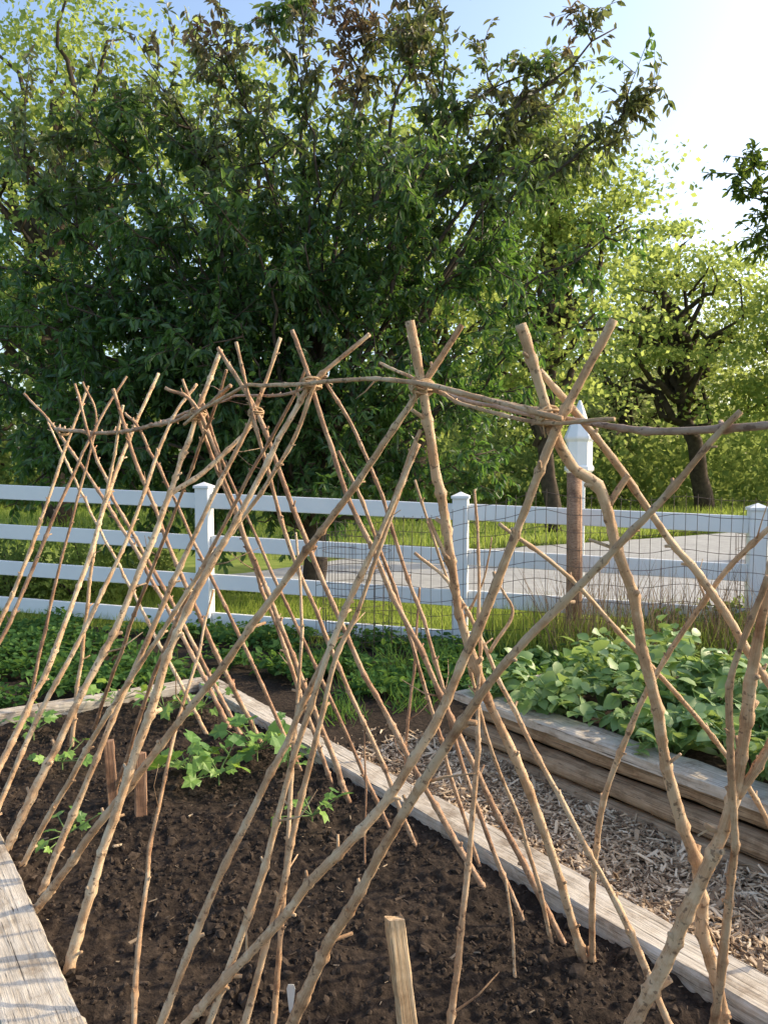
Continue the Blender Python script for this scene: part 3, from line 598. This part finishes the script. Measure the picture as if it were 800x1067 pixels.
# understory thicket
n=52000; x=rng.uniform(-36,36,n); y=rng.uniform(31,42,n); hh=1.0+(vnoise(x,y,91,3,.22)+.35).clip(0,1)*6.5; z=rng.random(n)**.8*hh-.2
leafs=leaves('thicket',np.stack([x,y,z],1),rdir(n),unit(rdir(n)+A(0,0,.5)),rng.uniform(.2,.42,n),rng.uniform(.16,.32,n),M['mid'],'q'); tag(leafs,'mass of undergrowth along the far side of the lawn below the trees','undergrowth',None,'stuff')
def shrub(c,rx,rz,n,ls,mat,label,name='shrub',kind='s',group=None,wr=.5):
    t=thing(name,c,label,'shrub',group); mb=MB(); q=rdir(n)*(rng.random((n,1))**.45)*A(rx,rx,rz); q[:,2]=np.abs(q[:,2]); Cn=c+q*(1+.5*vnoise(q[:,0]*5,q[:,2]*5,5,2)[:,None])
    for k in range(14):
        e=c+unit(rng.normal(size=3)*A(1,1,.3)+A(0,0,.8))*A(rx,rx,rz)*.85; mb.tube([c-A(0,0,.05),(c+e)/2+rng.normal(0,.03,3),e],[.012,.008,.004],4,False)
    mb.build('stems',M['trunk'],t)
    L=rng.uniform(.6,1.2,n)*ls; leaves('foliage',Cn,unit(rdir(n)+unit(q)*.6),unit(rdir(n)*.7+A(0,0,.8)),L,L*wr,M[mat],kind,t)
for (px,Y,rx,rz,m_,lb) in [(85,8.8,.75,.95,'yel','bright yellow green shrub behind the fence at the left'),(5,8.6,.6,.8,'mid','green shrub behind the fence at the left photo edge'),(155,9.6,.5,.6,'mid','small green shrub left of the left fence post'),(760,6.4,.4,.6,'mid','loose green bush beside the wire fence at the right'),(695,6.3,.3,.46,'cover','darker low bush by the wire fence, right of the brown post')]:
    c=A((px-400)/800*Y,Y,float(gz(A((px-400)/800*Y),A(Y))[0])); shrub(c,rx,rz,int(3800*rx),.07,m_,lb)
def wgrass(name,n,reg,hm,mat,label,lean=.25,w=.01,cat='grass'):
    x,y=reg(n); z=gz(x,y)+.03; h=rng.uniform(.5,1.2,n)*hm; D=unit(np.stack([rng.normal(0,lean,n),rng.normal(0,lean,n),np.ones(n)],1)); N_=unit(np.stack([rng.normal(0,1,n),rng.normal(0,1,n),np.zeros(n)],1)+1e-3)
    return tag(leaves(name,np.stack([x,y,z],1),D,N_,h,w,M[mat],'g'),label,cat,None,'stuff')
fl=lambda x:7.3-.209*(x+1.71)
def r1(n): x=rng.uniform(-9,5.5,n); return x,fl(x)+rng.uniform(-.4,2.6,n)
wgrass('verge_grass',26000,r1,.13,'grass','green grass verge growing along and behind the white fence',.35,.010)
def r2(n): x=rng.uniform(.9,4.8,n); return x,fl(x)+rng.uniform(-.9,.5,n)
wgrass('weeds',8000,r2,.46,'grass','tall weeds along the wire fence at the right',.3,.010,'weeds')
def r2b(n): x=rng.uniform(1.3,4.8,n); return x,fl(x)+rng.uniform(-.9,.0,n)
wgrass('dry_weeds',1500,r2b,.85,'dry','dry brown weed stalks standing by the wire fence at the right',.25,.008,'weeds')
def r3(n): x=rng.uniform(-16,22,n); return x,np.maximum(rng.uniform(13,30,n),12.9+.62*(x+2).clip(0,12))
wgrass('meadow_grass',18000,r3,.28,'grass','rough sunlit grass on the far side of the road',.3,.03)
n=38000; x=rng.uniform(-7.5,2.6,n); v=rng.random(n); y=fl(x)-.10-v*np.where(x<-1.3,2.6,2.0); cl=np.clip(vnoise(x,y,95,3,2.2)+.3,0,1); z=gz(x,y)+.03+np.abs(rng.normal(0,.05,n))+.14*cl
ss=((x-O[0])*U[0]+(y-O[1])*U[1]); tt=((x-O[0])*W[0]+(y-O[1])*W[1])
keep=(vnoise(x,y,96,3,1.9)>-.13+.20*np.clip((v-.6)*2.5,0,1))&((ss>3.5)|((tt>1.0)&(ss>1.75))); Cn=np.stack([x,y,z],1)[keep]; n=len(Cn); L=rng.uniform(.035,.08,n)
tag(leaves('ground_cover',Cn,unit(rdir(n)*A(1,1,.5)),unit(rdir(n)*.6+A(0,0,1)),L,L*.7,M['cover'],'s'),'low dark green leafy ground cover in front of the fence','ground cover',None,'stuff')
def clump(px,py,n,h,label,mat='cover',name='onion_clump'):
    c=gnd(px,py,-.04); D=unit(np.stack([rng.normal(0,.6,n),rng.normal(0,.6,n),np.ones(n)],1)); Cn=c+np.stack([rng.normal(0,.08,n),rng.normal(0,.08,n),np.zeros(n)],1)
    o=leaves(name,Cn,D,unit(rdir(n)*A(1,1,.1)),rng.uniform(.4,1.1,n)*h,.009,M[mat],'g',None,c); tag(o,label,'plant','grassy clumps behind the bed')
for i,(px,py,h,lb) in enumerate([(445,705,.36,'tall dark green grassy clump behind the centre of the trellis'),(408,700,.28,'grassy clump left of the tallest clump behind the bed'),(480,700,.3,'grassy clump right of the tallest clump, near the raised bed end'),(300,695,.2,'small grassy clump behind the far corner of the bed'),(355,745,.16,'small grassy tuft by the far part of the right edging board'),(520,690,.26,'grassy clump by the brown post, left of it'),
 (345,700,.28,'grassy clump behind the bed, between the far corner and the centre'),(378,722,.2,'low grassy clump at the far end of the chip path'),(425,735,.18,'short grassy clump on the far chip path, left of the raised bed'),(60,705,.2,'grassy tuft beyond the end board at the left'),(150,700,.22,'grassy tuft beyond the end board, left of the fence post')]): clump(px,py,110,h,lb)
# ---------------- seedlings
def seedling(px,py,n,ls,h,label,mat='seed'):
    c=gnd(px,py,0); t=thing('seedling',c,label,'seedling','vegetable seedlings in the bed'); mb=MB(); Cn=[];D=[];N_=[]; h=h*1.5; n=int(n*1.8)
    for k in range(n):
        a=k*2.4+rng.uniform(-.4,.4); rr=rng.uniform(.02,.09)*(1+n/14); e=c+A(rr*cos(a),rr*sin(a),h*rng.uniform(.35,1.15)); mb.tube([c-A(0,0,.02),c+A(0,0,h*.3),e],[.004,.003,.002],5,False)
        Cn.append(e);D.append(A(cos(a),sin(a),.05+rng.normal(0,.4)));N_.append(A(rng.normal(0,.5),rng.normal(-.25,.5),1))
    mb.build('stems',M['stem'],t); L=rng.uniform(.5,1.15,n)*ls; leaves('foliage',Cn,D,N_,L,L*.95,M[mat],'l',t,None,False)
for a in [(195,812,9,.11,.11,'leafy seedling beside the right short stake, in the left part of the bed'),(268,792,11,.11,.12,'bright leafy seedling in the far middle of the bed'),(172,748,8,.09,.1,'seedling near the far left end of the bed, behind the short stakes'),(325,858,6,.065,.07,'small seedling near the right board in the middle of the bed'),
 (70,876,5,.055,.06,'tiny seedling at the left between the feet of the left poles'),(122,738,7,.08,.10,'seedling at the far left below the dark poles'),(35,768,6,.08,.08,'seedling by the left photo edge'),(228,815,7,.09,.09,'seedling between the two brightest leafy seedlings'),(65,800,5,.07,.07,'pale seedling left of the short stakes'),(210,745,7,.08,.1,'seedling by the far corner of the bed'),(300,800,6,.07,.08,'seedling nearest the far part of the right board')]: seedling(*a)
# potato plants
for row in range(4):
    for j in range(9):
        s_=1.34-j*.33+rng.uniform(-.06,.06); t_=1.74+row*.33+rng.uniform(-.05,.05); c=P(s_,t_,.18); px=400+800*c[0]/c[1]
        if px>940: continue
        ords=['first','second','third','fourth','fifth','sixth','seventh','eighth','ninth'][j]; rw=['in the row nearest the plank','in the second row from the plank','in the third row from the plank','in the rear row'][row]
        t=thing('potato_plant',c,'bushy potato plant, %s from the far end %s'%(ords,rw),'potato plant','potato plants in the raised bed'); mb=MB(); Cn=[];D=[];N_=[];LL=[]
        hh=rng.uniform(.18,.34)*(1+.10*row)
        for k in range(12):
            a=rng.uniform(0,6.28); rr=rng.uniform(.04,.29); e=c+A(rr*cos(a),rr*sin(a),hh*rng.uniform(.4,1.1)); sp=bez(c-A(0,0,.02),c+A(rr*.3*cos(a),rr*.3*sin(a),hh*.8),e,6); mb.tube(sp,np.linspace(.006,.003,6),5,False)
            for q in range(12):
                f=sp[rng.integers(2,6)]; b=rng.uniform(0,6.28); Cn.append(f+rng.normal(0,.018,3));D.append(A(cos(b)+.5*cos(a),sin(b)+.5*sin(a),rng.normal(0,.4)));N_.append(A(rng.normal(0,.45),rng.normal(-.1,.45),1));LL.append(rng.uniform(.045,.115))
        mb.build('stems',M['stem'],t); L=np.array(LL); leaves('foliage',Cn,D,N_,L,L*.70,M['pot'],'f',t,None,True)
# ---------------- light
AZ=R(74);EL=R(30)
w=bpy.data.worlds.new('World'); S.world=w; w.use_nodes=True; nt=w.node_tree; nt.nodes.clear()
sk=nt.nodes.new('ShaderNodeTexSky'); sk.sky_type='NISHITA'; sk.sun_disc=False; sk.sun_elevation=EL; sk.sun_rotation=AZ; sk.dust_density=2.6; sk.air_density=1.05; sk.ozone_density=1.0
bg=nt.nodes.new('ShaderNodeBackground'); bg.inputs[1].default_value=.33; ou=nt.nodes.new('ShaderNodeOutputWorld'); nt.links.new(sk.outputs[0],bg.inputs[0]); nt.links.new(bg.outputs[0],ou.inputs[0])
sl=bpy.data.lights.new('sun','SUN'); sl.energy=5; sl.angle=R(.5); sl.color=(1,.83,.58); so=bpy.data.objects.new('sun',sl); C.objects.link(so)
so.rotation_euler=Vector((sin(AZ)*cos(EL),cos(AZ)*cos(EL),sin(EL))).to_track_quat('Z','Y').to_euler()
for o in EMPT: del o['_w']
